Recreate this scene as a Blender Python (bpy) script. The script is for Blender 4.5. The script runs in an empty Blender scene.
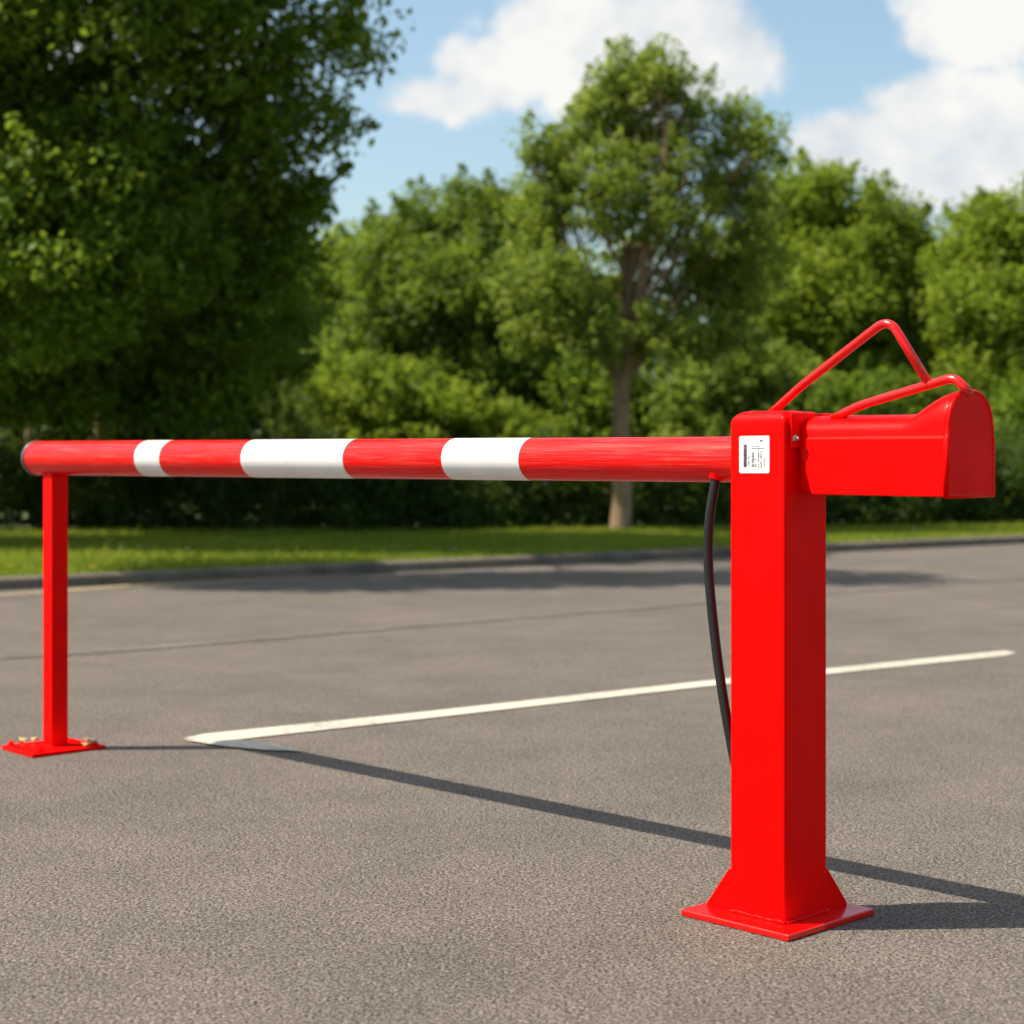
import bpy, bmesh, math, random
import numpy as np
from mathutils import Vector, Matrix
random.seed(7)
scene = bpy.context.scene
COL = scene.collection
H = 0.95            # camera height
F = 1759.0          # focal length in pixels
HY = 455.5          # horizon row
SUN_EL = 56.0

# ------------------------------------------------------------------ helpers
def link(o, parent=None):
    COL.objects.link(o)
    if parent: o.parent = parent
    return o
def tag(o, label=None, cat=None, group=None, kind=None):
    if label: o['label'] = label
    if cat: o['category'] = cat
    if group: o['group'] = group
    if kind: o['kind'] = kind
    return o
def empty(name, loc, label, cat, group=None):
    o = bpy.data.objects.new(name, None); o.location = loc; o.empty_display_size = .1
    link(o); return tag(o, label, cat, group)
def obj(name, bm, mats, parent=None, smooth=False):
    me = bpy.data.meshes.new(name)
    bm.normal_update(); bm.to_mesh(me); bm.free()
    if not isinstance(mats, (list, tuple)): mats = [mats]
    for m in mats: me.materials.append(m)
    if smooth:
        me.polygons.foreach_set('use_smooth', [True]*len(me.polygons))
    o = bpy.data.objects.new(name, me)
    link(o, parent)
    if parent:   # geometry is written in world coordinates: undo the parent's offset
        T = Matrix.Translation(-Vector(parent_world(parent)))
        me.transform(T)
    return o
def parent_world(o):
    v = Vector((0, 0, 0))
    while o: v += o.location; o = o.parent
    return v
def np_mesh(name, verts, nper, mats, parent=None, attr=None):
    """verts (N*nper,3): N separate n-gons"""
    me = bpy.data.meshes.new(name)
    nv = len(verts); nf = nv//nper
    if parent: verts = verts - np.array(parent_world(parent))
    me.vertices.add(nv); me.vertices.foreach_set('co', np.ascontiguousarray(verts, dtype=np.float32).ravel())
    me.loops.add(nv); me.loops.foreach_set('vertex_index', np.arange(nv, dtype=np.int32))
    me.polygons.add(nf)
    me.polygons.foreach_set('loop_start', np.arange(0, nv, nper, dtype=np.int32))
    me.polygons.foreach_set('loop_total', np.full(nf, nper, dtype=np.int32))
    me.update(calc_edges=True)
    if attr is not None:
        a = me.attributes.new('tint', 'FLOAT', 'FACE'); a.data.foreach_set('value', attr.astype(np.float32))
    me.materials.append(mats)
    o = bpy.data.objects.new(name, me); link(o, parent); return o
def at(px, py, Y): return Vector(((px-512)/F*Y, Y, H+(HY-py)/F*Y))
def gnd(px, py, z=0.0):
    Y = F*(H-z)/(py-HY); return Vector(((px-512)/F*Y, Y, z))
def soft(o, width=.002, seg=2, angle=30):
    m = o.modifiers.new('bevel', 'BEVEL'); m.width = width; m.segments = seg
    m.limit_method = 'ANGLE'; m.angle_limit = math.radians(angle)
    w = o.modifiers.new('wn', 'WEIGHTED_NORMAL'); w.keep_sharp = True
    for p in o.data.polygons: p.use_smooth = True
    return o
def tube(bm, pts, radii, n=10, cap=True):
    pts = [Vector(p) for p in pts]
    if not isinstance(radii, (list, tuple)): radii = [radii]*len(pts)
    rings = []; up = None
    for i, p in enumerate(pts):
        t = (pts[min(i+1, len(pts)-1)]-pts[max(i-1, 0)]).normalized()
        if up is None:
            up = t.orthogonal().normalized()
        up = (up-t*up.dot(t)).normalized(); s = t.cross(up)
        rings.append([bm.verts.new(p+(up*math.cos(a)+s*math.sin(a))*radii[i]) for a in [2*math.pi*k/n for k in range(n)]])
    for a, b in zip(rings, rings[1:]):
        for k in range(n): bm.faces.new((a[k], a[(k+1) % n], b[(k+1) % n], b[k]))
    if cap:
        bm.faces.new(rings[0][::-1]); bm.faces.new(rings[-1])
    return rings
def rounded(pts, r, n=7):
    pts = [Vector(p) for p in pts]; out = [pts[0]]
    for a, b, c in zip(pts, pts[1:], pts[2:]):
        d1 = (a-b); d2 = (c-b); rr = min(r, d1.length*.45, d2.length*.45)
        p, q = b+d1.normalized()*rr, b+d2.normalized()*rr
        for k in range(n+1):
            t = k/n; out.append(p*(1-t)**2+b*2*t*(1-t)+q*t*t)
    out.append(pts[-1]); return out
def catmull(pts, n=8):
    P = [Vector(p) for p in pts]; P = [P[0]*2-P[1]]+P+[P[-1]*2-P[-2]]; out = []
    for i in range(1, len(P)-2):
        for k in range(n):
            t = k/n; a, b, c, d = P[i-1:i+3]
            out.append(.5*((2*b)+(c-a)*t+(2*a-5*b+4*c-d)*t*t+(3*b-a-3*c+d)*t**3))
    out.append(P[-2]); return out
def prism(bm, base, top):
    """two loops of equal count -> closed solid"""
    a = [bm.verts.new(p) for p in base]; b = [bm.verts.new(p) for p in top]; n = len(a)
    bm.faces.new(a[::-1]); bm.faces.new(b)
    for k in range(n): bm.faces.new((a[k], a[(k+1) % n], b[(k+1) % n], b[k]))
    bmesh.ops.recalc_face_normals(bm, faces=bm.faces)

# ------------------------------------------------------------------ materials
def mat(name):
    m = bpy.data.materials.new(name); m.use_nodes = True; nt = m.node_tree
    return m, nt, nt.nodes['Principled BSDF']
def N(nt, t, **kw):
    n = nt.nodes.new(t)
    for k, v in kw.items():
        if k.startswith('i_'): n.inputs[k[2:]].default_value = v
        else: setattr(n, k, v)
    return n
def noise(nt, co, scale, detail=4, rough=.55):
    n = N(nt, 'ShaderNodeTexNoise'); n.inputs['Scale'].default_value = scale
    n.inputs['Detail'].default_value = detail; n.inputs['Roughness'].default_value = rough
    nt.links.new(co, n.inputs['Vector']); return n
def ramp(nt, fac, stops):
    r = N(nt, 'ShaderNodeValToRGB'); e = r.color_ramp.elements
    while len(e) < len(stops): e.new(.5)
    for k, (p, c) in enumerate(stops):
        e[k].position = p; e[k].color = (c[0], c[1], c[2], 1) if hasattr(c, '__len__') else (c, c, c, 1)
    nt.links.new(fac, r.inputs['Fac']); return r
def mixc(nt, fac, a, b, mode='MIX'):
    m = N(nt, 'ShaderNodeMix', data_type='RGBA', blend_type=mode)
    for s, v in ((0, fac), (6, a), (7, b)):
        if hasattr(v, 'is_output'): nt.links.new(v, m.inputs[s])
        else: m.inputs[s].default_value = v if s == 0 else (v[0], v[1], v[2], 1)
    return m.outputs[2]
def mathn(nt, op, a, b=None, clamp=False):
    m = N(nt, 'ShaderNodeMath', operation=op, use_clamp=clamp)
    for s, v in ((0, a), (1, b)):
        if v is None: continue
        if hasattr(v, 'is_output'): nt.links.new(v, m.inputs[s])
        else: m.inputs[s].default_value = v
    return m.outputs[0]
def pos(nt): return N(nt, 'ShaderNodeNewGeometry').outputs['Position']
def bump(nt, bs, h, strength, dist):
    b = N(nt, 'ShaderNodeBump'); b.inputs['Strength'].default_value = strength; b.inputs['Distance'].default_value = dist
    nt.links.new(h, b.inputs['Height']); nt.links.new(b.outputs[0], bs.inputs['Normal']); return b

def paint(name, col, rough=.3, coat=.35, spec=.3):
    m, nt, bs = mat(name); P = pos(nt)
    n1 = noise(nt, P, 9, 5); n2 = noise(nt, P, 170, 3)
    c = mixc(nt, ramp(nt, n1.outputs[0], [(.3, 0), (.75, 1)]).outputs[0], col, [x*.86 for x in col])
    sp = noise(nt, P, 330, 2)                      # tiny chips and dust specks
    c = mixc(nt, ramp(nt, sp.outputs[0], [(.755, 0), (.78, .35)]).outputs[0], c, (.62, .38, .33))
    nt.links.new(c, bs.inputs['Base Color'])
    r = ramp(nt, n1.outputs[0], [(.25, rough*.8), (.8, rough*1.5)]); nt.links.new(r.outputs[0], bs.inputs['Roughness'])
    bs.inputs['Coat Weight'].default_value = coat; bs.inputs['Coat Roughness'].default_value = .16; bs.inputs['Specular IOR Level'].default_value = spec
    h = mathn(nt, 'ADD', mathn(nt, 'MULTIPLY', n2.outputs[0], .5), n1.outputs[0])
    bump(nt, bs, h, .35, .0011)
    return m
RED = paint('red_paint', (.86, .001, .0005), .36, .04, .05)
GLOSS = paint('red_gloss_paint', (.80, .002, .001), .20, .6, .3)
TUBE_RED = paint('boom_red_film', (.82, .003, .002), .26, .22, .14)
WHITE = paint('boom_white_film', (.80, .79, .76), .30)
def highlight_streaks(m, axis_dir):
    nt = m.node_tree; bs = nt.nodes['Principled BSDF']; P = pos(nt)
    mp = N(nt, 'ShaderNodeMapping'); ang = math.atan2(axis_dir[1], axis_dir[0])
    mp.vector_type = 'TEXTURE'; mp.inputs['Rotation'].default_value = (0, 0, ang); mp.inputs['Scale'].default_value = (40, 1, 1)
    nt.links.new(P, mp.inputs[0]); n1 = noise(nt, mp.outputs[0], 230, 4, .7)
    old = bs.inputs['Base Color'].links[0].from_socket
    nt.links.new(mixc(nt, ramp(nt, n1.outputs[0], [(.5, 0), (.72, .22)]).outputs[0], old, (.80, .30, .26)), bs.inputs['Base Color'])  # streaky highlights along the tube, painted paler into the base colour
    nt.links.new(ramp(nt, n1.outputs[0], [(.3, .2), (.7, .48)]).outputs[0], bs.inputs['Roughness'])
    b = [x for x in nt.nodes if x.type == 'BUMP'][0]; nt.links.new(n1.outputs[0], b.inputs['Height']); b.inputs['Distance'].default_value = .0006
def plain(name, col, rough=.5, metal=0, nscale=60, var=.3, bmp=.2):
    m, nt, bs = mat(name); P = pos(nt); n1 = noise(nt, P, nscale, 5)
    c = mixc(nt, n1.outputs[0], col, [x*(1-var) for x in col]); nt.links.new(c, bs.inputs['Base Color'])
    bs.inputs['Roughness'].default_value = rough; bs.inputs['Metallic'].default_value = metal
    bump(nt, bs, n1.outputs[0], bmp, .001); return m
highlight_streaks(TUBE_RED, (-.69, .724))
RUBBER = plain('black_rubber', (.007, .008, .008), .45, 0, 220, .5, .6)
METAL = plain('galvanised_metal', (.42, .42, .43), .35, .9, 90, .3)
DARKCAP = plain('dark_plastic', (.03, .032, .035), .35)
CAPGREY = plain('grey_plastic', (.11, .115, .12), .38)
STICKER = plain('sticker_paper', (.82, .80, .80), .45, 0, 80, .05, .05)
INK = plain('printed_ink', (.03, .03, .035), .5, 0, 400, .5, .0)
LEAFY = plain('dry_leaf', (.55, .42, .16), .7, 0, 120, .5)
CREAM = plain('petal_white', (.75, .74, .66), .6, 0, 50, .1)
YEL = plain('petal_yellow', (.72, .55, .04), .6, 0, 50, .1)
BARK = None
def bark():
    m, nt, bs = mat('bark'); P = pos(nt)
    mp = N(nt, 'ShaderNodeMapping'); mp.inputs['Scale'].default_value = (1, 1, .22); nt.links.new(P, mp.inputs[0])
    n1 = noise(nt, mp.outputs[0], 22, 6, .7); n2 = noise(nt, P, 1.4, 3)
    c = ramp(nt, n1.outputs[0], [(.3, (.13, .08, .045)), (.7, (.42, .275, .165))]).outputs[0]
    c = mixc(nt, ramp(nt, n2.outputs[0], [(.45, 0), (.7, .4)]).outputs[0], c, (.10, .12, .05))
    nt.links.new(c, bs.inputs['Base Color']); bs.inputs['Roughness'].default_value = .9
    bump(nt, bs, n1.outputs[0], .8, .03); return m
BARK = bark()

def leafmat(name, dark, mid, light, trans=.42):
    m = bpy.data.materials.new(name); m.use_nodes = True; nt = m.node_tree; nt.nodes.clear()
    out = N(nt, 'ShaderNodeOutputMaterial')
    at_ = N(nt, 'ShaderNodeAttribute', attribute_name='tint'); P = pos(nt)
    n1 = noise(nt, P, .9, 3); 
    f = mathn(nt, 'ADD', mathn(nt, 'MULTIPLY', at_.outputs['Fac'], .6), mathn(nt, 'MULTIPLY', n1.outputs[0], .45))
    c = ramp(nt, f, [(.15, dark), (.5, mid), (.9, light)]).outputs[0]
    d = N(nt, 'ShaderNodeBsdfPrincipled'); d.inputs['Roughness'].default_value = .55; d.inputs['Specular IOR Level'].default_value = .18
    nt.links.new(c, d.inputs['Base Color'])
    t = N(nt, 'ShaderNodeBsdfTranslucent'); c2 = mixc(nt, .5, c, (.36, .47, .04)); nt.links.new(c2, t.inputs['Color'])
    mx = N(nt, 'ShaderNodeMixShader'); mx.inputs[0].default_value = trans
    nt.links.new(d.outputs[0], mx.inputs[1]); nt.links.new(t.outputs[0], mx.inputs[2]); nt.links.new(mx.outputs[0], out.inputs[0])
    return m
LM_DARK = leafmat('leaf_dark', (.03, .068, .006), (.095, .175, .014), (.26, .36, .03), .5)
LM_MID = leafmat('leaf_mid', (.03, .062, .008), (.09, .155, .016), (.22, .30, .035), .45)
LM_BRIGHT = leafmat('leaf_bright', (.06, .11, .010), (.18, .26, .02), (.38, .45, .04), .5)
LM_OLIVE = leafmat('leaf_olive', (.07, .12, .018), (.19, .265, .04), (.38, .45, .08), .52)
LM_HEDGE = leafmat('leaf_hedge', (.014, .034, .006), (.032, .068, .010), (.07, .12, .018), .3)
LM_GRASS = leafmat('grass_blade', (.06, .10, .008), (.17, .23, .018), (.42, .42, .05), .45)

# ------------------------------------------------------------------ asphalt and markings
def asphalt_color(nt, P):
    big = noise(nt, P, .55, 5, .6); fine = noise(nt, P, 145, 3, .75); grit = N(nt, 'ShaderNodeTexVoronoi'); grit.inputs['Scale'].default_value = 170
    nt.links.new(P, grit.inputs['Vector'])
    sep = N(nt, 'ShaderNodeSeparateXYZ'); nt.links.new(P, sep.inputs[0])
    c = mixc(nt, ramp(nt, big.outputs[0], [(.3, 0), (.7, 1)]).outputs[0], (.222, .190, .160), (.172, .150, .130))
    stone = ramp(nt, grit.outputs['Color'], [(.15, .62), (.5, .95), (.92, 1.42)]).outputs[0]
    c = mixc(nt, .85, c, stone, 'MULTIPLY')
    gap = ramp(nt, fine.outputs[0], [(.36, .04), (.50, .95), (.68, 1.6)]).outputs[0]
    c = mixc(nt, .95, c, gap, 'MULTIPLY')
    sp = noise(nt, P, 60, 2); c = mixc(nt, ramp(nt, sp.outputs[0], [(.735, 0), (.765, .85)]).outputs[0], c, (.42, .38, .32))
    mid = noise(nt, P, 2.6, 5); c = mixc(nt, .6, c, ramp(nt, mid.outputs[0], [(.32, .80), (.66, 1.08)]).outputs[0], 'MULTIPLY')
    return c, fine, grit
def asphalt():
    m, nt, bs = mat('asphalt'); P = pos(nt); c, fine, grit = asphalt_color(nt, P)
    nt.links.new(c, bs.inputs['Base Color']); bs.inputs['Roughness'].default_value = .82
    bs.inputs['Specular IOR Level'].default_value = .12
    g2 = noise(nt, P, 75, 3, .65)
    h = mathn(nt, 'ADD', mathn(nt, 'MULTIPLY', fine.outputs[0], 1.0), mathn(nt, 'MULTIPLY', g2.outputs[0], 1.2))
    bump(nt, bs, h, 1.0, .009); return m
ASPH = asphalt()
def marking(name, col, wear0, wear1, scale=55):
    m, nt, bs = mat(name); P = pos(nt); c, fine, grit = asphalt_color(nt, P)
    n1 = noise(nt, P, scale, 5, .7); n2 = noise(nt, P, 2.2, 3)
    f = mathn(nt, 'ADD', mathn(nt, 'MULTIPLY', n1.outputs[0], .75), mathn(nt, 'MULTIPLY', n2.outputs[0], .35))
    fac = ramp(nt, f, [(wear0, 0), (wear1, 1)]).outputs[0]
    nt.links.new(mixc(nt, fac, col, c), bs.inputs['Base Color']); bs.inputs['Roughness'].default_value = .7
    bump(nt, bs, fine.outputs[0], .8, .004); return m
PAINTW = marking('road_paint_white', (.50, .46, .38), .55, .74)
PAINTY = marking('road_paint_yellow', (.38, .27, .11), .34, .66, 14)
TAR = marking('tar_seam', (.085, .075, .065), .5, .66, 30)

def sheet(name, pts, m, kind='structure'):
    bm = bmesh.new(); bm.faces.new([bm.verts.new(p) for p in pts]); bmesh.ops.recalc_face_normals(bm, faces=bm.faces)
    o = obj(name, bm, m); o['kind'] = kind
    if o.data.polygons[0].normal.z < 0: o.data.flip_normals()
    return o
KS, KC = .72, 15.0                      # kerb line  Y = KC + KS*X
kd = Vector((1, KS, 0)).normalized(); kn = Vector((-kd.y, kd.x, 0))     # kn points to the grass
def kp(s, off=0, z=0): return Vector((0, KC, 0))+kd*s+kn*off+Vector((0, 0, z))
sheet('road', [(-60, -30, 0), (90, -30, 0), kp(110, .02), kp(-75, .02)], ASPH)
# soil and lawn underlay
def lawn():
    m, nt, bs = mat('lawn_ground'); P = pos(nt); n1 = noise(nt, P, 9, 6, .7); n2 = noise(nt, P, .7, 3)
    c = ramp(nt, n1.outputs[0], [(.3, (.035, .055, .012)), (.7, (.10, .14, .025))]).outputs[0]
    c = mixc(nt, ramp(nt, n2.outputs[0], [(.4, 0), (.8, .6)]).outputs[0], c, (.14, .15, .035))
    nt.links.new(c, bs.inputs['Base Color']); bs.inputs['Roughness'].default_value = .95; bump(nt, bs, n1.outputs[0], 1, .03); return m
LAWN = lawn()
def ground_sheet():
    bm = bmesh.new(); rows = [.125, 1, 2.5, 5, 9, 16, 40, 120, 400]; ss = [-300, -75]+list(range(-40, 61, 2))+[110, 400]
    g = [[bm.verts.new(kp(s, r, .069+(.02*math.sin(s*.7+r)+.015*math.sin(s*1.9) if .5 < r < 20 else 0))) for s in ss] for r in rows]
    for a, b in zip(g, g[1:]):
        for k in range(len(ss)-1): bm.faces.new((a[k], a[k+1], b[k+1], b[k]))
    o = obj('ground', bm, LAWN, smooth=True); o['kind'] = 'structure'
ground_sheet()
# kerb stones as one structure
def concrete():
    m, nt, bs = mat('kerb_stone'); P = pos(nt); n1 = noise(nt, P, 40, 5, .7); n2 = noise(nt, P, 3, 4)
    c = ramp(nt, n1.outputs[0], [(.3, (.10, .083, .06)), (.7, (.22, .185, .135))]).outputs[0]
    c = mixc(nt, ramp(nt, n2.outputs[0], [(.4, 0), (.7, .7)]).outputs[0], c, (.06, .056, .042))
    nt.links.new(c, bs.inputs['Base Color']); bs.inputs['Roughness'].default_value = .9; bump(nt, bs, n1.outputs[0], .7, .006); return m
bm = bmesh.new()
for i in range(-34, 70):
    s0, s1 = i*.92, i*.92+.912; j = random.uniform(-.004, .004)
    b2 = bmesh.new()
    prof = [(0, -.05), (0.0, .068), (.018, .086), (.125, .088), (.125, -.05)]
    prism(b2, [kp(s0, a+j, z) for a, z in prof], [kp(s1, a+j, z) for a, z in prof])
    me = bpy.data.meshes.new('t'); b2.to_mesh(me); b2.free(); bm.from_mesh(me); bpy.data.meshes.remove(me)
o = obj('kerb', bm, concrete()); o['kind'] = 'structure'
sheet('kerb_joint_bed', [kp(-32, .02, .062), kp(64, .02, .062), kp(64, .124, .062), kp(-32, .124, .062)], TAR)

# white bay marking: long stroke, and short worn stroke that folds back from its tip
def gpoly(px, z=.004): return [gnd(x, y, z) for x, y in px]
wl = sheet('white_line', gpoly([(182, 738.5), (205, 733.5), (420, 712), (700, 681.2), (820, 669), (1004, 650.4), (1016, 652.4), (1006, 655.6), (826, 674.0), (700, 686.8), (420, 719), (232, 740)]), PAINTW)
wl2 = sheet('white_line', gpoly([(184, 739.5), (229, 738.6), (252, 740.6), (278, 745.0), (302, 751.0), (262, 749.5), (224, 746)], .006), PAINTW)
sheet('yellow_line', gpoly([(-120, 602), (120, 585.0), (300, 576.4), (350, 574), (350, 575), (300, 578.0), (120, 587.6), (-120, 606)], .004), PAINTY)
sheet('road_seam', gpoly([(-60, 657), (100, 649), (250, 637.5), (420, 623.5), (640, 607), (1100, 571.5), (1100, 573), (640, 609), (420, 626.5), (250, 641), (100, 653), (-60, 662)], .004), TAR)

# ------------------------------------------------------------------ barrier
Z = Vector((0, 0, 1))
LC = Vector(((55.5-512)/F*5.70, 5.70, 0))          # left post centre
C0 = Vector((.545, 3.51, 0))
u = Vector((-.6895, .7243, 0)).normalized(); w = Vector((u.y, -u.x, 0))
A = .141; B = .142
u = (LC-(C0+u*A/2+w*B/2)).normalized(); w = Vector((u.y, -u.x, 0))
def L(a, b, z): return C0+u*a+w*b+Z*z          # a: towards the boom tip, b: away from the camera
CC = L(A/2, B/2, 0)
bar = empty('boom_barrier', CC, 'red and white striped boom barrier with square red column and hooded counterweight box', 'barrier')
def box(bm, a0, a1, b0, b1, z0, z1):
    prism(bm, [L(a0, b0, z0), L(a1, b0, z0), L(a1, b1, z0), L(a0, b1, z0)], [L(a0, b0, z1), L(a1, b0, z1), L(a1, b1, z1), L(a0, b1, z1)])
# column, rounded top
def rrect(ins, rc, z, n=5):
    out = []
    for (ca, cb, a0) in ((A-ins-rc, B-ins-rc, 0), (ins+rc, B-ins-rc, 90), (ins+rc, ins+rc, 180), (A-ins-rc, ins+rc, 270)):
        for k in range(n+1):
            t = math.radians(a0+90*k/n); out.append(L(ca+rc*math.cos(t), cb+rc*math.sin(t), z))
    return out
bm = bmesh.new(); R_ = .026; prof = [(0, .014)]+[(0, .2*k) for k in range(1, 6)]+[(R_*(1-math.cos(math.radians(q))), 1.0405-R_+R_*math.sin(math.radians(q))) for q in range(0, 91, 9)]
lo = [[bm.verts.new(p) for p in rrect(i_, .007+i_*.35, z)] for i_, z in prof]
n = len(lo[0])
for a_, b_ in zip(lo, lo[1:]):
    for k in range(n): bm.faces.new((a_[k], a_[(k+1) % n], b_[(k+1) % n], b_[k]))
bm.faces.new(lo[-1]); bmesh.ops.recalc_face_normals(bm, faces=bm.faces)
o = obj('column', bm, RED, bar, True); o.modifiers.new('wn', 'WEIGHTED_NORMAL')
# base plate
bm = bmesh.new(); box(bm, -.052, A+.082, -.058, B+.092, 0.0, .014); soft(obj('base_plate', bm, GLOSS, bar), .003)
# weld seam round the foot
bm = bmesh.new(); pts = []
cs = [(0, 0), (A, 0), (A, B), (0, B), (0, 0)]
for (a0, b0), (a1, b1) in zip(cs, cs[1:]):
    for k in range(26):
        t = k/26; pts.append(L(a0+(a1-a0)*t, b0+(b1-b0)*t, .0165+random.uniform(-.0012, .0012))+Vector((random.uniform(-.0012, .0012), random.uniform(-.0012, .0012), 0)))
tube(bm, pts, [random.uniform(.0038, .0058) for _ in pts], 6); obj('weld', bm, RED, bar, True)
# gussets
def gusset(p0, d, n, hl=.062, hh=.088):
    bm = bmesh.new(); prof = [(0, .014), (hl, .014), (hl, .020), (.006, .014+hh), (0, .014+hh)]
    prism(bm, [p0+d*x+Z*z for x, z in prof], [p0+d*x+Z*z+n*.007 for x, z in prof]); soft(obj('gusset', bm, RED, bar), .0012)
gusset(L(A, .004, 0), u, w, .064, .086); gusset(L(A, B-.011, 0), u, w, .052, .086)
gusset(L(.004, B, 0), w, u, .075, .088); gusset(L(A-.011, B, 0), w, u, .075, .088)
# boom
BZ = .9415; LZ = .9415
def solve_t(px):     # distance along u from CC whose projection is px
    k = (px-512)/F; return (CC.x-k*CC.y)/(k*u.y-u.x)
tend = solve_t(38.5)
def axis(t): return Vector((CC.x, CC.y, BZ))+u*t
def rad(t): return .0478+(.0555-.0478)*min(1, max(0, t/tend))
ts = [0.03]+[solve_t(p) for p in (533.5, 456.5, 358, 256, 174.5, 149.5)]+[tend]
bm = bmesh.new(); NR = 48
def ringv(t, r):
    return [bm.verts.new(axis(t)+(w*math.cos(x)+Z*math.sin(x))*r) for x in [2*math.pi*k/NR for k in range(NR)]]
prev = None
for si in range(7):
    t0, t1 = ts[si], ts[si+1]; mi = si % 2; e = .0006 if mi else 0
    nn = 5; rr = []
    for k in range(nn+1):
        t = t0+(t1-t0)*k/nn; rr.append(ringv(t, rad(t)+e))
    for a, b in zip(rr, rr[1:]):
        for k in range(NR):
            f = bm.faces.new((a[k], a[(k+1) % NR], b[(k+1) % NR], b[k])); f.material_index = mi; f.smooth = True
    prev = rr[-1]
bmesh.ops.recalc_face_normals(bm, faces=bm.faces)
boom = obj('boom', bm, [TUBE_RED, WHITE], bar)
# end cap with metal rim
bm = bmesh.new(); pr = [(-.004, rad(tend)+.0022), (.004, rad(tend)+.003), (.010, rad(tend)+.0022), (.013, rad(tend)-.004)]
rr = [ringv(tend+d, r) for d, r in pr]
for a, b in zip(rr, rr[1:]):
    for k in range(NR): bm.faces.new((a[k], a[(k+1) % NR], b[(k+1) % NR], b[k])).smooth = True
bm.faces.new(rr[-1]); bm.faces.new(rr[0][::-1]); bmesh.ops.recalc_face_normals(bm, faces=bm.faces)
ec = obj('end_cap', bm, CAPGREY, boom)
bm = bmesh.new(); tube(bm, [axis(tend+.012), axis(tend+.020)], [rad(tend)-.006, rad(tend)-.012], 32); obj('cap_plug', bm, DARKCAP, boom, False)
# sleeve flange where the boom enters the column
bm = bmesh.new(); box(bm, A, A+.006, .012, B-.012, .878, 1.005); soft(obj('boom_flange', bm, RED, bar), .0015)
# counterweight hood
w0 = .034; WW = .165; zb, zc = .872, .983
s_end = None
kx = (945-512)/F
p0 = L(0, w0, 0); s_end = (kx*p0.y-p0.x)/(-u.x+kx*u.y)     # along -u
s_end = abs(s_end)
def hood_section(s, ridge, grow=0.0):
    """profile in (b,z)"""
    pr = [(w0-grow, zb-grow), (w0-grow, zc)]
    n = 18; mid = w0+WW/2; hw = WW/2
    for k in range(n+1):
        th = math.pi-math.pi*k/n
        inset = .0035
        x = math.cos(th); y = math.sin(th)
        e = .80
        pr.append((mid+(hw-inset+grow)*math.copysign(abs(x)**e, x), zc+.0025+(ridge+grow-zc)*abs(y)**.85))
    pr += [(w0+WW+grow, zc), (w0+WW+grow, zb-grow)]
    return pr
bm = bmesh.new(); secs = []
SS = [.003, .012, .03, .06, .1]+[s_end*k/30 for k in range(10, 31)]
SS = sorted(set([round(x, 5) for x in SS if x <= s_end]))
for s in SS:
    q = min(1, max(0, (s-(s_end-.095))/.085)); q = q**1.4*(2.2-1.2*q)
    ridge = 1.028+.043*min(1, q)
    row = []
    for (b, z) in hood_section(s, ridge):
        sl = s
        if s < .14:     # slanted inner end: the lower corner starts further out
            sl = s+.036*max(0, (zc-z)/(zc-zb))*(1-(s-.003)/(.14-.003))
        row.append(bm.verts.new(L(-sl, b, z)))
    secs.append(row)
for a, b in zip(secs, secs[1:]):
    n = len(a)
    for k in range(n):
        f = bm.faces.new((a[k], a[(k+1) % n], b[(k+1) % n], b[k])); f.smooth = 2 <= k < n-3
q_ = secs[0]; n = len(q_)
bm.faces.new((q_[0], q_[1], q_[n-2], q_[n-1])); bm.faces.new(q_[1:n-1]); bm.faces.new(secs[-1])
bmesh.ops.recalc_face_normals(bm, faces=bm.faces)
hood = obj('counterweight_hood', bm, RED, bar)
mo = hood.modifiers.new('b', 'BEVEL'); mo.width = .0022; mo.segments = 2; mo.limit_method = 'ANGLE'; mo.angle_limit = math.radians(40)
# end cover with bead
bm = bmesh.new(); lo = []
for (ds, g) in ((-.004, .0010), (0, .0026), (.004, .0026), (.0075, .0002), (.0075, -.003), (.0055, -.006)):
    lo.append([bm.verts.new(L(-(s_end+ds), b, z)) for b, z in hood_section(s_end, 1.071, g)])
n = len(lo[0])
for a, b in zip(lo, lo[1:]):
    for k in range(n): bm.faces.new((a[k], a[(k+1) % n], b[(k+1) % n], b[k])).smooth = True
bm.faces.new(lo[0][::-1]); bm.faces.new(lo[-1]); bmesh.ops.recalc_face_normals(bm, faces=bm.faces)
obj('end_cover', bm, RED, hood)
# neck between column and hood
bm = bmesh.new(); box(bm, -.052, 0.0, w0+.012, B-.006, zb+.004, 1.000); soft(obj('neck', bm, RED, bar), .006, 3)
bm = bmesh.new(); box(bm, -.009, 0, .012, B+.01, .965, 1.036); soft(obj('bracket', bm, RED, bar), .003, 3)
# pivot bolt on the bracket
bm = bmesh.new(); c = L(-.009, .020, .984); tube(bm, [c, c-u*.005], [.0075, .0075], 6); tube(bm, [c-u*.004, c-u*.010], [.004, .0035], 10)
obj('bolt', bm, METAL, bar)
# lifting handle: two bent round bars in the plane of the boom
hb = B/2
def onplane(px, py, b=hb):
    k = (px-512)/F; q = L(0, b, 0); s = (q.x-k*q.y)/(k*u.y-u.x)
    v = q+u*s; return Vector((v.x, v.y, H+(HY-py)/F*v.y))
bm = bmesh.new(); pts = rounded([onplane(766, 418), onplane(800, 387), onplane(889, 318), onplane(930.5, 387)], .034, 9)
tube(bm, pts, .0088, 14); obj('handle', bm, GLOSS, bar, True)
bm = bmesh.new(); pts = rounded([onplane(833, 419), onplane(858, 406), onplane(955, 377), onplane(970, 394)], .034, 9)
tube(bm, pts, .0088, 14); obj('handle_brace', bm, GLOSS, bar, True)
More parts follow.
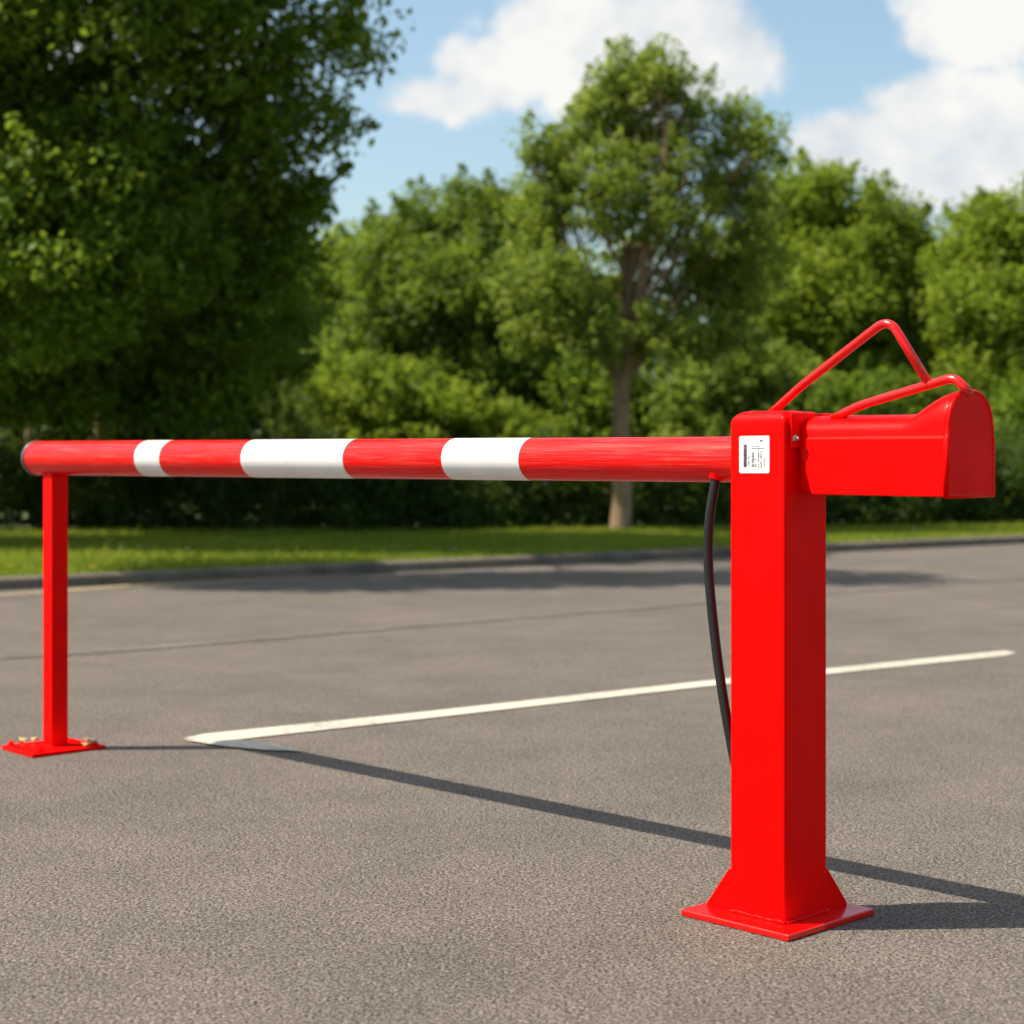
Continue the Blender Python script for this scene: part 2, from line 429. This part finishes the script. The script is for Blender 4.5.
# cable from under the boom into the column side
def onb(px, py, b=.03):
    k = (px-512)/F; q = L(0, b, 0); s = (q.x-k*q.y)/(k*u.y-u.x)
    v = q+u*s; return Vector((v.x, v.y, H+(HY-py)/F*v.y))
bm = bmesh.new()
pts = catmull([onb(718, 470, .05), onb(715, 484, .045), onb(709.5, 520, .04), onb(708.5, 565, .04), onb(713.5, 625, .04), onb(722, 690, .04), onb(732.5, 750, .04), onb(743, 800, .045), onb(754, 850, .05)], 8)
tube(bm, pts, .0105, 12); obj('cable', bm, RUBBER, bar, True)
bm = bmesh.new(); tube(bm, [onb(718, 472, .05), onb(715.6, 480, .045)], [.020, .0145], 16); obj('cable_gland', bm, RED, bar)
# sticker with its small print, standing on its side
def onA(px, py, off=-.0012):
    k = (px-512)/F; q = L(0, off, 0); s = (q.x-k*q.y)/(k*u.y-u.x)
    v = q+u*s; return Vector((v.x, v.y, H+(HY-py)/F*v.y))
sc0 = onA(769.3, 473.2); sc1 = onA(739.2, 473.2); stz1 = onA(754, 436).z
ex = (sc0-sc1).normalized(); sw = (sc0-sc1).length; sh = stz1-sc1.z
bm = bmesh.new(); lp = []
r = .004
for cx, cz, a0 in ((sw-r, r, -90), (sw-r, sh-r, 0), (r, sh-r, 90), (r, r, 180)):
    for k in range(6):
        a = math.radians(a0+k*18); lp.append((cx+r*math.cos(a), cz+r*math.sin(a)))
prism(bm, [sc1+ex*x+Z*z+w*.0012 for x, z in lp], [sc1+ex*x+Z*z for x, z in lp])
st = obj('sticker', bm, STICKER, bar)
bm = bmesh.new(); rnd = random.Random(3)
def dash(x0, x1, z0, z1):
    q = [sc1+ex*(x*sw)+Z*(z*sh)-w*.0006 for x, z in ((x0, z0), (x1, z0), (x1, z1), (x0, z1))]
    prism(bm, q, [p+w*.0004 for p in q])
z = .17
while z < .78:                       # bar column
    h_ = rnd.choice((.008, .014, .022)); dash(.15, .255, z, z+h_); z += h_+rnd.choice((.008, .012))
def textcol(x, wd, z0, z1, step):    # a line of tiny letters turned on its side
    z = z0
    while z < z1:
        if rnd.random() < .84:
            dash(x, x+wd, z, z+step*.28)
            if rnd.random() < .6: dash(x, x+wd*.25, z+step*.28, z+step*.7)
            if rnd.random() < .4: dash(x+wd*.75, x+wd, z+step*.28, z+step*.7)
        z += step
textcol(.30, .045, .20, .46, .045); textcol(.42, .075, .18, .56, .05); textcol(.53, .045, .18, .44, .045)
textcol(.63, .035, .16, .64, .038); textcol(.71, .035, .16, .60, .038); textcol(.82, .03, .20, .42, .038)
for k in range(8): x = .42+k*.052; dash(x, x+.03, .655, .675)
for k in range(5): x = .42+k*.06; dash(x, x+.035, .71, .722)
dash(.70, .77, .85, .885); dash(.60, .63, .82, .84)
obj('print', bm, INK, st)

# ------------------------------------------------------------------ rest post
rest = empty('rest_post', (LC.x, LC.y, 0), 'slim square red post on a bolted foot plate carrying the capped tip of the boom', 'post')
hs = .0295
def LL(a, b, z): return Vector((LC.x, LC.y, 0))+u*a+w*b+Z*z
def box2(bm, a0, a1, b0, b1, z0, z1):
    prism(bm, [LL(a0, b0, z0), LL(a1, b0, z0), LL(a1, b1, z0), LL(a0, b1, z0)], [LL(a0, b0, z1), LL(a1, b0, z1), LL(a1, b1, z1), LL(a0, b1, z1)])
bm = bmesh.new(); box2(bm, -hs, hs, -hs, hs, .010, .893); soft(obj('post', bm, RED, rest), .004, 3)
bm = bmesh.new(); lp = [(-.115, -.145), (.105, -.135), (.112, .108), (.02, .116), (-.115, .118)]
top = [LL(a, b, .011+random.uniform(-.001, .003)) for a, b in lp]; prism(bm, [LL(a, b, 0) for a, b in lp], top)
soft(obj('base_plate', bm, RED, rest), .003)
bm = bmesh.new(); box2(bm, -hs-.006, hs+.006, -hs-.006, hs+.006, .010, .017); soft(obj('weld', bm, RED, rest), .003)
# saddle cupping the boom
bm = bmesh.new(); rS = .0548; outer = []; inner = []
for k in range(13):
    a = math.radians(-125+k*70/12)
    outer.append((math.cos(a)*(rS+.006), math.sin(a)*(rS+.006))); inner.append((math.cos(a)*(rS+.0012), math.sin(a)*(rS+.0012)))
lp = outer+inner[::-1]
prism(bm, [LL(-.035, x, BZ+z) for x, z in lp], [LL(.035, x, BZ+z) for x, z in lp]); obj('saddle', bm, RED, rest)
for (a, b) in ((-.085, -.10), (.105, -.10), (.100, .09), (-.085, .095)):
    bm = bmesh.new(); c = LL(a, b, .012); tube(bm, [c, c+Z*.008], [.011, .011], 6); tube(bm, [c+Z*.007, c+Z*.014], [.005, .0045], 10); obj('bolt', bm, RED, rest)
# leaves blown onto the foot plate
spots = [(.118, -.05, .016), (.10, -.02, .014), (.09, .03, .013), (.112, .08, .014), (-.02, .105, .016), (-.05, .10, .015), (-.085, .085, .017), (-.10, .05, .013), (.075, -.075, .013)]
lab = ['curled tan leaf at the left corner of the slim post foot plate', 'small tan leaf just right of the foot plate left corner',
       'dry leaf near the back left edge of the slim post foot plate', 'dry leaf on the far left back corner of the foot plate',
       'tan leaf lying behind the slim red post on its plate', 'dry leaf just right of the slim post on its foot plate',
       'largest dry leaf near the right corner of the foot plate', 'dry leaf at the very right tip of the foot plate',
       'tan leaf on the front left edge of the foot plate']
for (a, b, s), lb in zip(spots, lab):
    bm = bmesh.new(); r0 = random.uniform(0, 6.28); c = LL(a, b, .017); pt = []
    for k in range(10):
        th = 2*math.pi*k/10; rr_ = s*(1 if k % 5 else 1.35)*random.uniform(.75, 1.1)
        pt.append(c+Vector((math.cos(th+r0)*rr_, math.sin(th+r0)*rr_*.6, .0035+.006*math.cos(2*th+r0)+random.uniform(0, .003))))
    prism(bm, pt, [p+Z*.0008 for p in pt]); o = obj('fallen_leaf', bm, LEAFY if random.random() < .7 else CREAM)
    tag(o, lb, 'leaf', 'dry leaves on the foot plate of the slim post')

# ------------------------------------------------------------------ vegetation
rng = np.random.default_rng(11)
def leaves(centers, per, spread, size, rng, flat=.75, up=.5, tints=None):
    """rhombic leaves round clump centres"""
    n = len(centers)*per
    c = np.repeat(centers, per, axis=0)
    sp = np.repeat(spread, per)[:, None] if hasattr(spread, '__len__') else spread
    d = rng.normal(size=(n, 3)); d /= np.linalg.norm(d, axis=1)[:, None]
    rr = rng.random(n)[:, None]**.45
    off = d*rr*sp; off[:, 2] *= flat
    p = c+off
    nrm = rng.normal(size=(n, 3))+off/ (np.abs(sp)+1e-6)*.9; nrm[:, 2] += up
    nrm /= np.linalg.norm(nrm, axis=1)[:, None]
    t = rng.normal(size=(n, 3)); t[:, 2] -= .5; t -= nrm*np.sum(t*nrm, axis=1)[:, None]; t /= np.linalg.norm(t, axis=1)[:, None]
    b = np.cross(nrm, t); s = size*rng.uniform(.6, 1.25, n)[:, None]
    v = np.stack([p-t*s*.5, p+b*s*.30+t*s*.02+nrm*s*.06, p+t*s*.55, p-b*s*.30+t*s*.02+nrm*s*.06], axis=1).reshape(-1, 3)
    ct = rng.random(len(centers)) if tints is None else tints
    tint = np.clip(np.repeat(ct, per)*.6+rng.random(n)*.4, 0, 1)
    return v, tint
def lobe_pts(lobes, n, rng, power=.42):
    vol = np.array([l[1][0]*l[1][1]*l[1][2] for l in lobes])**.85; k = rng.choice(len(lobes), n, p=vol/vol.sum())
    c = np.array([l[0] for l in lobes])[k]; r = np.array([l[1] for l in lobes])[k]
    d = rng.normal(size=(n, 3)); d /= np.linalg.norm(d, axis=1)[:, None]
    return c+d*r*(rng.random(n)[:, None]**power), k
def lobes_px(spec, Y, depth=.95):
    out = []
    for s in spec:
        x, y, rx, ry = s[:4]; dy = s[4] if len(s) > 4 else 0
        YY = Y+dy; sc = YY/F; v = at(x, y, YY)
        out.append(((v.x, v.y, v.z), (rx*sc, max(rx, ry)*sc*depth, ry*sc)))
    return out
def make_tree(name, label, cat, base, lobes, mt, clumps=420, per=130, csize=.42, leaf=.10, trunk_r=.16, fork=2.0, seed=1, group=None, stems=1, twigs=2, power=.42, lean=None, flat=.75, ground=.09, limb=.5):
    r_ = np.random.default_rng(seed); rd = random.Random(seed)
    root = empty(name, (base[0], base[1], ground), label, cat, group)
    C, k = lobe_pts(lobes, clumps, r_, power)
    C[:, 2] = np.maximum(C[:, 2], ground+csize*.5)
    v, t = leaves(C, per, csize*r_.uniform(.45, 1.35, clumps), leaf, r_, flat)
    # sprays of shoots that stick out past the outline
    ns = int(clumps*.55); S, ks = lobe_pts(lobes, ns, r_, .12); cc = np.array([l[0] for l in lobes])[ks]
    dr = S-cc; dr /= np.linalg.norm(dr, axis=1)[:, None]; dr[:, 2] += .55; dr /= np.linalg.norm(dr, axis=1)[:, None]
    ln = csize*r_.uniform(.3, .95, ns); q = 5; fr = np.tile(np.arange(q)/(q-1), ns)[:, None]
    SS_ = np.repeat(S, q, 0)+np.repeat(dr*ln[:, None], q, 0)*fr
    v2, t2 = leaves(SS_, max(4, int(per*.085)), csize*.46*(1.05-.8*fr[:, 0]), leaf, r_, 1.0, tints=np.repeat(r_.random(ns), q))
    v = np.concatenate([v, v2]); t = np.concatenate([t, t2])
    np_mesh('crown', v, 4, mt, root, t)
    bm = bmesh.new(); forks = []
    for si in range(stems):
        b = Vector((base[0]+(si*.55 if stems > 1 else 0), base[1]+si*.2, ground-.1)); 
        ln = Vector(lean[si]) if lean else Vector((rd.uniform(-.1, .1), rd.uniform(-.1, .1), 0))
        top = b+Vector((ln.x, ln.y, fork+.1))
        pts = catmull([b, b.lerp(top, .3)+Vector((rd.uniform(-.04, .04), 0, 0)), b.lerp(top, .7), top], 4)
        m = len(pts); tube(bm, pts, [trunk_r*(1.25 if i == 0 else 1.06-.3*i/m) for i in range(m)], 12)
        forks.append(top)
    for li, (c, rr) in enumerate(lobes):
        fk = forks[li % len(forks)]; c = Vector(c); d = (c-fk).length
        if d < .2: continue
        m1 = fk.lerp(c, .35)+Vector((rd.uniform(-.1, .1)*d, rd.uniform(-.1, .1)*d, .10*d)); m2 = fk.lerp(c, .7)+Vector((rd.uniform(-.07, .07)*d, rd.uniform(-.07, .07)*d, .06*d))
        pts = catmull([fk-Z*.15, m1, m2, c], 5); m = len(pts); r0 = trunk_r*limb
        tube(bm, pts, [r0*(1-.78*i/m) for i in range(m)], 8)
        ids = np.where(k == li)[0][:int(14*twigs)]
        for q in ids:
            e = Vector(C[q]); i0 = rd.randint(m//3, m-1); s = pts[i0]; mid = s.lerp(e, .5)+Vector((rd.uniform(-.15, .15), rd.uniform(-.15, .15), rd.uniform(0, .2)))
            tube(bm, catmull([s, mid, e], 3), [r0*.22*(1-.8*j/7) for j in range(7)], 5)
    obj('trunk', bm, BARK, root, True)
    return root

# big dark tree at the left edge, overhanging the road
lob = lobes_px([(-60, 60, 190, 170), (120, 40, 150, 140, -.6), (280, 70, 85, 90, -.4), (340, 45, 42, 45, -.2), (60, 240, 150, 110, -.8), (210, 200, 110, 100, .3), (285, 160, 55, 65, .2), (240, 310, 75, 65, .6), (300, 262, 45, 45, .5), (110, 350, 95, 50, 1.2), (200, 372, 75, 40, 1.4),
                (-150, 300, 140, 130, .3), (20, -190, 240, 170), (240, -110, 130, 120, 0), (-220, -60, 170, 200, 0), (-90, -330, 200, 110, 0), (110, 250, 170, 110, 3.2), (230, 330, 90, 60, 3.0), (0, 330, 110, 60, 3.4), (70, 385, 80, 34, .8), (170, 400, 80, 34, 1.2), (-30, 390, 80, 40, .8)], 17.0, .85)
lob += [((-5.2, 13.2, 5.6), (1.5, 1.0, 1.1)), ((-4.0, 13.3, 6.6), (1.3, .9, .9)), ((-2.6, 13.5, 7.2), (1.1, .8, .8))]
make_tree('broadleaf_tree', 'huge dark green tree filling the left edge, its boughs overhanging the kerb', 'tree', (-5.85, 21.9), lob, LM_DARK, clumps=2050, per=135, csize=.40, leaf=.095, trunk_r=.095, fork=2.7, seed=3, stems=2, lean=[(-.1, -.5, 0), (.40, -.4, 0)], twigs=.8, power=.36)
# central tree
lob = lobes_px([(622, 85, 26, 46, .2), (655, 78, 26, 38, -.2), (690, 108, 24, 42), (592, 120, 24, 44, .2), (640, 135, 48, 40, .3), (605, 190, 40, 50, -.4), (675, 180, 40, 46, -.2), (560, 165, 20, 42, .2), (532, 155, 18, 32, -.2), (545, 215, 34, 42),
                (525, 285, 34, 38, .2), (560, 285, 42, 44, -.5), (540, 335, 36, 28, .1), (590, 335, 36, 30, -.6), (735, 130, 22, 34, .1), (765, 150, 18, 30, -.1), (720, 190, 34, 46, .3), (755, 215, 30, 50, 0), (745, 275, 40, 48, .2), (700, 275, 40, 48, .3),
                (720, 330, 44, 34, -.2), (670, 335, 40, 34, -.4), (640, 250, 30, 30, .8), (615, 290, 30, 30, .7), (705, 225, 30, 34, -.4), (655, 215, 26, 30, -.5)], 20.1, .95)
make_tree('broadleaf_tree', 'tall airy tree with a pale forked trunk standing alone on the verge', 'tree', (1.23, 20.1), lob, LM_OLIVE, clumps=760, per=92, csize=.22, leaf=.060, trunk_r=.12, fork=1.8, seed=5, twigs=1.0, power=.6, limb=.30)
# trees behind, left of centre
lob = lobes_px([(455, 225, 50, 42), (500, 235, 45, 45, .5), (410, 265, 60, 50, -.3), (470, 300, 80, 60, -.8), (540, 330, 75, 60, .5), (400, 350, 80, 60, -.3), (480, 400, 100, 60, -.6), (560, 410, 70, 70, 0)], 27.5, .9)
make_tree('broadleaf_tree', 'dense mid green tree behind, left of the lone verge tree', 'tree', (-.8, 27.5), lob, LM_MID, clumps=640, per=190, csize=.5, leaf=.098, trunk_r=.17, fork=2.0, seed=8, twigs=.5, power=.36)
lob = lobes_px([(365, 262, 38, 34), (330, 290, 50, 48), (300, 330, 60, 50), (365, 330, 60, 50), (320, 390, 80, 60), (255, 320, 60, 70)], 33, .9)
make_tree('broadleaf_tree', 'sunlit yellow green tree far behind, right beside the huge dark tree', 'tree', (-3.5, 33), lob, LM_BRIGHT, clumps=440, per=160, csize=.6, leaf=.115, trunk_r=.17, fork=2.0, seed=9, twigs=.5, power=.36)
# right of centre
lob = lobes_px([(815, 205, 42, 40), (790, 255, 50, 50), (872, 232, 44, 40, -.5), (905, 265, 38, 42), (840, 290, 65, 50, -.6), (770, 320, 60, 50, .2), (900, 330, 60, 55, 0), (830, 380, 85, 60, -.3), (760, 410, 70, 60, 0), (920, 420, 60, 60, 0)], 28.5, .9)
make_tree('broadleaf_tree', 'bright green tree behind the lifting handle of the barrier', 'tree', (5.4, 28.5), lob, LM_BRIGHT, clumps=640, per=190, csize=.5, leaf=.10, trunk_r=.18, fork=2.0, seed=12, twigs=.5, power=.36)
lob = lobes_px([(1010, 235, 42, 38), (965, 262, 32, 42, .2), (1060, 240, 60, 60), (1000, 300, 62, 50, -.5), (1080, 330, 70, 80), (1010, 370, 62, 60, -.6), (1000, 440, 65, 60, -.3), (1100, 420, 80, 80)], 26.5, .9)
make_tree('broadleaf_tree', 'leafy green tree cut off by the right edge', 'tree', (8.2, 26.5), lob, LM_BRIGHT, clumps=580, per=185, csize=.46, leaf=.094, trunk_r=.17, fork=1.9, seed=14, twigs=.5, power=.36)
lob = lobes_px([(905, 330, 55, 60), (940, 400, 45, 60), (880, 420, 80, 70), (900, 490, 90, 60)], 30.5, .9)
make_tree('broadleaf_tree', 'dark tree in the gap between the two bright trees at the right', 'tree', (7.2, 30.5), lob, LM_DARK, clumps=360, per=110, csize=.55, leaf=.13, trunk_r=.15, fork=1.8, seed=15, twigs=.4, power=.36)
# shrubs rising over the hedge
def shrub(label, base, spec, Y, mt, clumps, per, cs, lf, seed):
    return make_tree('shrub', label, 'shrub', base, lobes_px(spec, Y, .9), mt, clumps=clumps, per=per, csize=cs, leaf=lf, trunk_r=.05, fork=.5, seed=seed, twigs=.5, power=.38, group='shrubs rising behind the hedge')
shrub('bright yellow green shrub arching above the middle of the boom', (-1.2, 24.9), [(320, 388, 55, 40), (375, 398, 60, 36), (435, 412, 60, 30), (500, 428, 50, 26), (545, 446, 40, 22), (360, 460, 110, 45), (480, 480, 90, 40)], 24.9, LM_BRIGHT, 420, 120, .28, .085, 21)
shrub('olive green shrub between the lone tree trunk and the barrier column', (3.0, 25.0), [(735, 375, 55, 40), (700, 410, 55, 45), (780, 410, 55, 50), (730, 460, 100, 50)], 25.0, LM_OLIVE, 380, 120, .32, .09, 22)
shrub('dark shrub right behind the lone tree trunk', (1.5, 25.6), [(600, 400, 60, 50), (650, 440, 80, 45), (580, 470, 80, 45)], 25.6, LM_DARK, 320, 120, .34, .09, 23)
shrub('dark green shrub behind the counterweight hood', (5.4, 24.8), [(850, 420, 70, 50), (920, 430, 60, 45), (880, 475, 110, 45)], 24.8, LM_DARK, 340, 120, .32, .09, 24)
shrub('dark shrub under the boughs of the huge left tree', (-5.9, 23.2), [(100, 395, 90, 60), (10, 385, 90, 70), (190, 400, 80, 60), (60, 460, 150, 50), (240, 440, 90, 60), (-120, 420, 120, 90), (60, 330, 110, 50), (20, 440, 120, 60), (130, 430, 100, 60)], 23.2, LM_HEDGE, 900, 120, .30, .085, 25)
shrub('green shrub behind the right end of the hedge', (8.0, 24.6), [(1000, 450, 70, 40), (1060, 430, 80, 60), (1010, 490, 90, 40)], 24.6, LM_DARK, 260, 120, .32, .09, 26)
# a far belt of woodland that reads as one mass
r_ = np.random.default_rng(40); nc = 900
C = np.stack([r_.uniform(-26, 30, nc), r_.uniform(35, 40, nc), r_.random(nc)*3.2+.3], axis=1)
C[:, 2] *= 1+.25*np.sin(C[:, 0]*.9)
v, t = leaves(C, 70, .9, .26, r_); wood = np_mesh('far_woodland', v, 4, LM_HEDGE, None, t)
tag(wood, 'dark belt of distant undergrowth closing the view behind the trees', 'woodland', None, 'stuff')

# hedge along the back of the verge
hedge = empty('hedge', (0, 22.6, .09), 'long dense dark green hedge running along the back of the grass verge', 'hedge')
def hedge_xy(s): return s, 20.75+.17*s
r_ = np.random.default_rng(50); nc = 3600
s = r_.uniform(-13, 16, nc); face = r_.random(nc)
zz = r_.random(nc)**1.15*.86+.03; dd = np.where(face < .7, r_.normal(0, .14, nc), r_.uniform(0, 1.3, nc))
top = face > .82; zz[top] = .80+r_.normal(0, .09, top.sum())+.10*np.sin(s[top]*1.3)+.07*np.sin(s[top]*3.1)
C = np.stack([s, 20.75+.17*s+dd+.10*np.sin(s*2.1)+.08*np.sin(s*4.7+1)+.10*(zz-1)**2, zz+.06], axis=1)
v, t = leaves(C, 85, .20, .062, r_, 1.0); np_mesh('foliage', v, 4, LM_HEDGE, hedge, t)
for i in range(34):
    x = -9+i*.6; y = 21.3+.17*x; bm = bmesh.new()
    tube(bm, [(x, y, 0), (x+random.uniform(-.1, .1), y, .5), (x+random.uniform(-.3, .3), y+random.uniform(-.2, .2), .8)], [.03, .022, .01], 6)
    obj('stem', bm, BARK, hedge)

# grass on the verge
def grass():
    r_ = np.random.default_rng(60); n = 330000
    s = r_.uniform(-9, 15, n); off = .10+r_.random(n)**1.25*11.5
    P0 = np.array(kp(0)); kdv = np.array(kd); knv = np.array(kn)
    p = P0+kdv*s[:, None]+knv*off[:, None]
    # keep what lies in front of the hedge
    ok = (p[:, 1] < 21.0+.17*p[:, 0]); p = p[ok]; off = off[ok]; n = len(p)
    p[:, 2] = .062
    patch = .5+.5*np.sin(p[:, 0]*1.1+2*np.sin(p[:, 1]*.8))*np.cos(p[:, 1]*1.3)
    h = (.035+.05*r_.random(n)*(.5+patch))*(1+(r_.random(n) < .03)*.7); a = r_.uniform(0, 2*np.pi, n); wd = r_.uniform(.005, .010, n)
    d = np.stack([np.cos(a), np.sin(a), np.zeros(n)], 1); ln = r_.normal(0, .45, (n, 2))*h[:, None]
    tip = p+np.concatenate([ln, h[:, None]], 1)
    v = np.stack([p-d*wd[:, None], p+d*wd[:, None], tip], 1).reshape(-1, 3)
    t = np.clip(.35*patch+.65*r_.random(n), 0, 1)
    o = np_mesh('grass', v, 3, LM_GRASS, None, t); tag(o, 'short green grass covering the verge beyond the kerb', 'grass', None, 'stuff')
grass()
# small flowers in the grass
def flower(px, py, m, r, lb, z=.13):
    c = gnd(px, py, z); root = empty('wild_flower', (c.x, c.y, .08), lb, 'flower', 'small flowers in the verge')
    bm = bmesh.new(); tube(bm, [(c.x, c.y, .07), (c.x, c.y, z)], .0025, 5); obj('stem', bm, LM_GRASS, root)
    bm = bmesh.new(); ctr = bm.verts.new(c+Z*.006)
    rim = [bm.verts.new(c+Vector((math.cos(a), math.sin(a), 0))*(r if k % 2 else r*.6)+Z*.004) for k, a in enumerate([2*math.pi*q/16 for q in range(16)])]
    low = bm.verts.new(c-Z*.006)
    for k in range(16): bm.faces.new((ctr, rim[k], rim[(k+1) % 16])); bm.faces.new((low, rim[(k+1) % 16], rim[k]))
    obj('petals', bm, m, root)
for a in [(138, 546, CREAM, .028, 'white flower in the shaded grass right of the slim post'), (187, 549, CREAM, .018, 'small white flower further right in the shaded grass'),
          (92, 567, YEL, .026, 'yellow flower by the kerb just right of the slim post'), (112, 563, YEL, .020, 'small yellow flower slightly right of the yellow one by the kerb'),
          (10, 566, YEL, .022, 'yellow flower near the kerb at the left edge'), (454, 549, CREAM, .020, 'pale flower in the grass below the middle of the boom'),
          (915, 529, CREAM, .024, 'white flower in the grass near the hedge, below the hood')]:
    flower(*a)

# ------------------------------------------------------------------ sky
wd = bpy.data.worlds.new('World'); scene.world = wd; wd.use_nodes = True; nt = wd.node_tree; nt.nodes.clear()
out = N(nt, 'ShaderNodeOutputWorld'); sky = N(nt, 'ShaderNodeTexSky', sky_type='NISHITA'); sky.sun_disc = False
sky.sun_elevation = math.radians(SUN_EL); sky.sun_rotation = math.radians(270); sky.air_density = 1.0; sky.dust_density = 2.2; sky.ozone_density = 1.0
bg = N(nt, 'ShaderNodeBackground'); bg.inputs['Strength'].default_value = .12; nt.links.new(mixc(nt, 1.0, sky.outputs[0], (.98, 1.03, .95), 'MULTIPLY'), bg.inputs[0])
tc = N(nt, 'ShaderNodeTexCoord'); D = tc.outputs['Generated']
sp = N(nt, 'ShaderNodeSeparateXYZ'); nt.links.new(D, sp.inputs[0])
az = mathn(nt, 'ARCTAN2', sp.outputs[0], sp.outputs[1]); el = mathn(nt, 'ARCSINE', sp.outputs[2])
cmb = N(nt, 'ShaderNodeCombineXYZ'); nt.links.new(az, cmb.inputs[0]); nt.links.new(el, cmb.inputs[1])
wn1 = noise(nt, cmb.outputs[0], 22, 7, .6); wn2 = noise(nt, cmb.outputs[0], 7, 5, .55)
fields = []
def cloud(px, py, rx, ry):
    cx, cy = math.atan((px-512)/F), math.atan((HY-py)/F)
    a = mathn(nt, 'POWER', mathn(nt, 'DIVIDE', mathn(nt, 'ABSOLUTE', mathn(nt, 'SUBTRACT', az, cx)), rx/F), 2.0)
    b = mathn(nt, 'POWER', mathn(nt, 'DIVIDE', mathn(nt, 'ABSOLUTE', mathn(nt, 'SUBTRACT', el, cy)), ry/F), 2.0)
    d = mathn(nt, 'SQRT', mathn(nt, 'ADD', a, b)); return mathn(nt, 'SUBTRACT', 1.35, d)
def union(lst):
    r = lst[0]
    for x in lst[1:]: r = mathn(nt, 'MAXIMUM', r, x)
    return r
base_f = union([cloud(440, 98, 55, 26), (cloud(500, 75, 70, 42)), cloud(560, 40, 85, 75), cloud(650, 10, 110, 80), cloud(705, 50, 70, 55), cloud(600, 90, 80, 40),
                cloud(985, 40, 85, 42), cloud(1080, 20, 110, 70), cloud(858, 155, 62, 36), cloud(940, 130, 80, 55), cloud(1030, 150, 110, 70), cloud(960, 190, 90, 36), 
                cloud(120, 60, 160, 50), cloud(1400, 100, 200, 80), cloud(-500, 120, 240, 70)])
gen = ramp(nt, wn2.outputs[0], [(.52, -0.0), (.70, 1)]).outputs[0]
elsewhere = mathn(nt, 'GREATER_THAN', mathn(nt, 'ABSOLUTE', az), .45)
f = mathn(nt, 'ADD', base_f, mathn(nt, 'MULTIPLY', mathn(nt, 'SUBTRACT', wn1.outputs[0], .5), 1.9))
mask = ramp(nt, f, [(.14, 0), (.66, 1)]); mask.color_ramp.interpolation = 'EASE'
mk = mathn(nt, 'MAXIMUM', mask.outputs[0], mathn(nt, 'MULTIPLY', gen, elsewhere))
# billows: brighter tops, greyer bases
shade = mathn(nt, 'ADD', mathn(nt, 'MULTIPLY', wn2.outputs[0], .7), mathn(nt, 'MULTIPLY', wn1.outputs[0], .45))
ccol = ramp(nt, shade, [(.40, (.60, .67, .75)), (.62, (.98, .96, .92))]).outputs[0]
bgc = N(nt, 'ShaderNodeBackground'); bgc.inputs['Strength'].default_value = .63; nt.links.new(ccol, bgc.inputs[0])
mkk = mathn(nt, 'MULTIPLY', mk, .95)
mx = N(nt, 'ShaderNodeMixShader'); nt.links.new(mkk, mx.inputs[0]); nt.links.new(bg.outputs[0], mx.inputs[1]); nt.links.new(bgc.outputs[0], mx.inputs[2]); nt.links.new(mx.outputs[0], out.inputs[0])

# ------------------------------------------------------------------ sun and camera
sl = bpy.data.lights.new('sun', 'SUN'); sl.energy = 5.0; sl.angle = math.radians(.5); sl.color = (1, .90, .76)
so = bpy.data.objects.new('sun', sl); link(so)
elr = math.radians(SUN_EL); dirv = Vector((math.cos(elr), .028, -math.sin(elr)))
so.rotation_euler = dirv.to_track_quat('-Z', 'Y').to_euler(); so.location = (-8, 0, 12)
cd = bpy.data.cameras.new('camera'); co = bpy.data.objects.new('camera', cd); link(co)
co.location = (0, 0, H); co.rotation_euler = (math.radians(90), 0, 0)
cd.sensor_width = 36; cd.lens = F/1024*36; cd.shift_y = -(512-HY)/1024; cd.clip_start = .05; cd.clip_end = 2000
cd.dof.use_dof = True; cd.dof.focus_distance = 3.85; cd.dof.aperture_fstop = 3.5
scene.camera = co
vs = scene.view_settings; vs.view_transform = 'Standard'; vs.look = 'None'; vs.exposure = .68; vs.gamma = 1
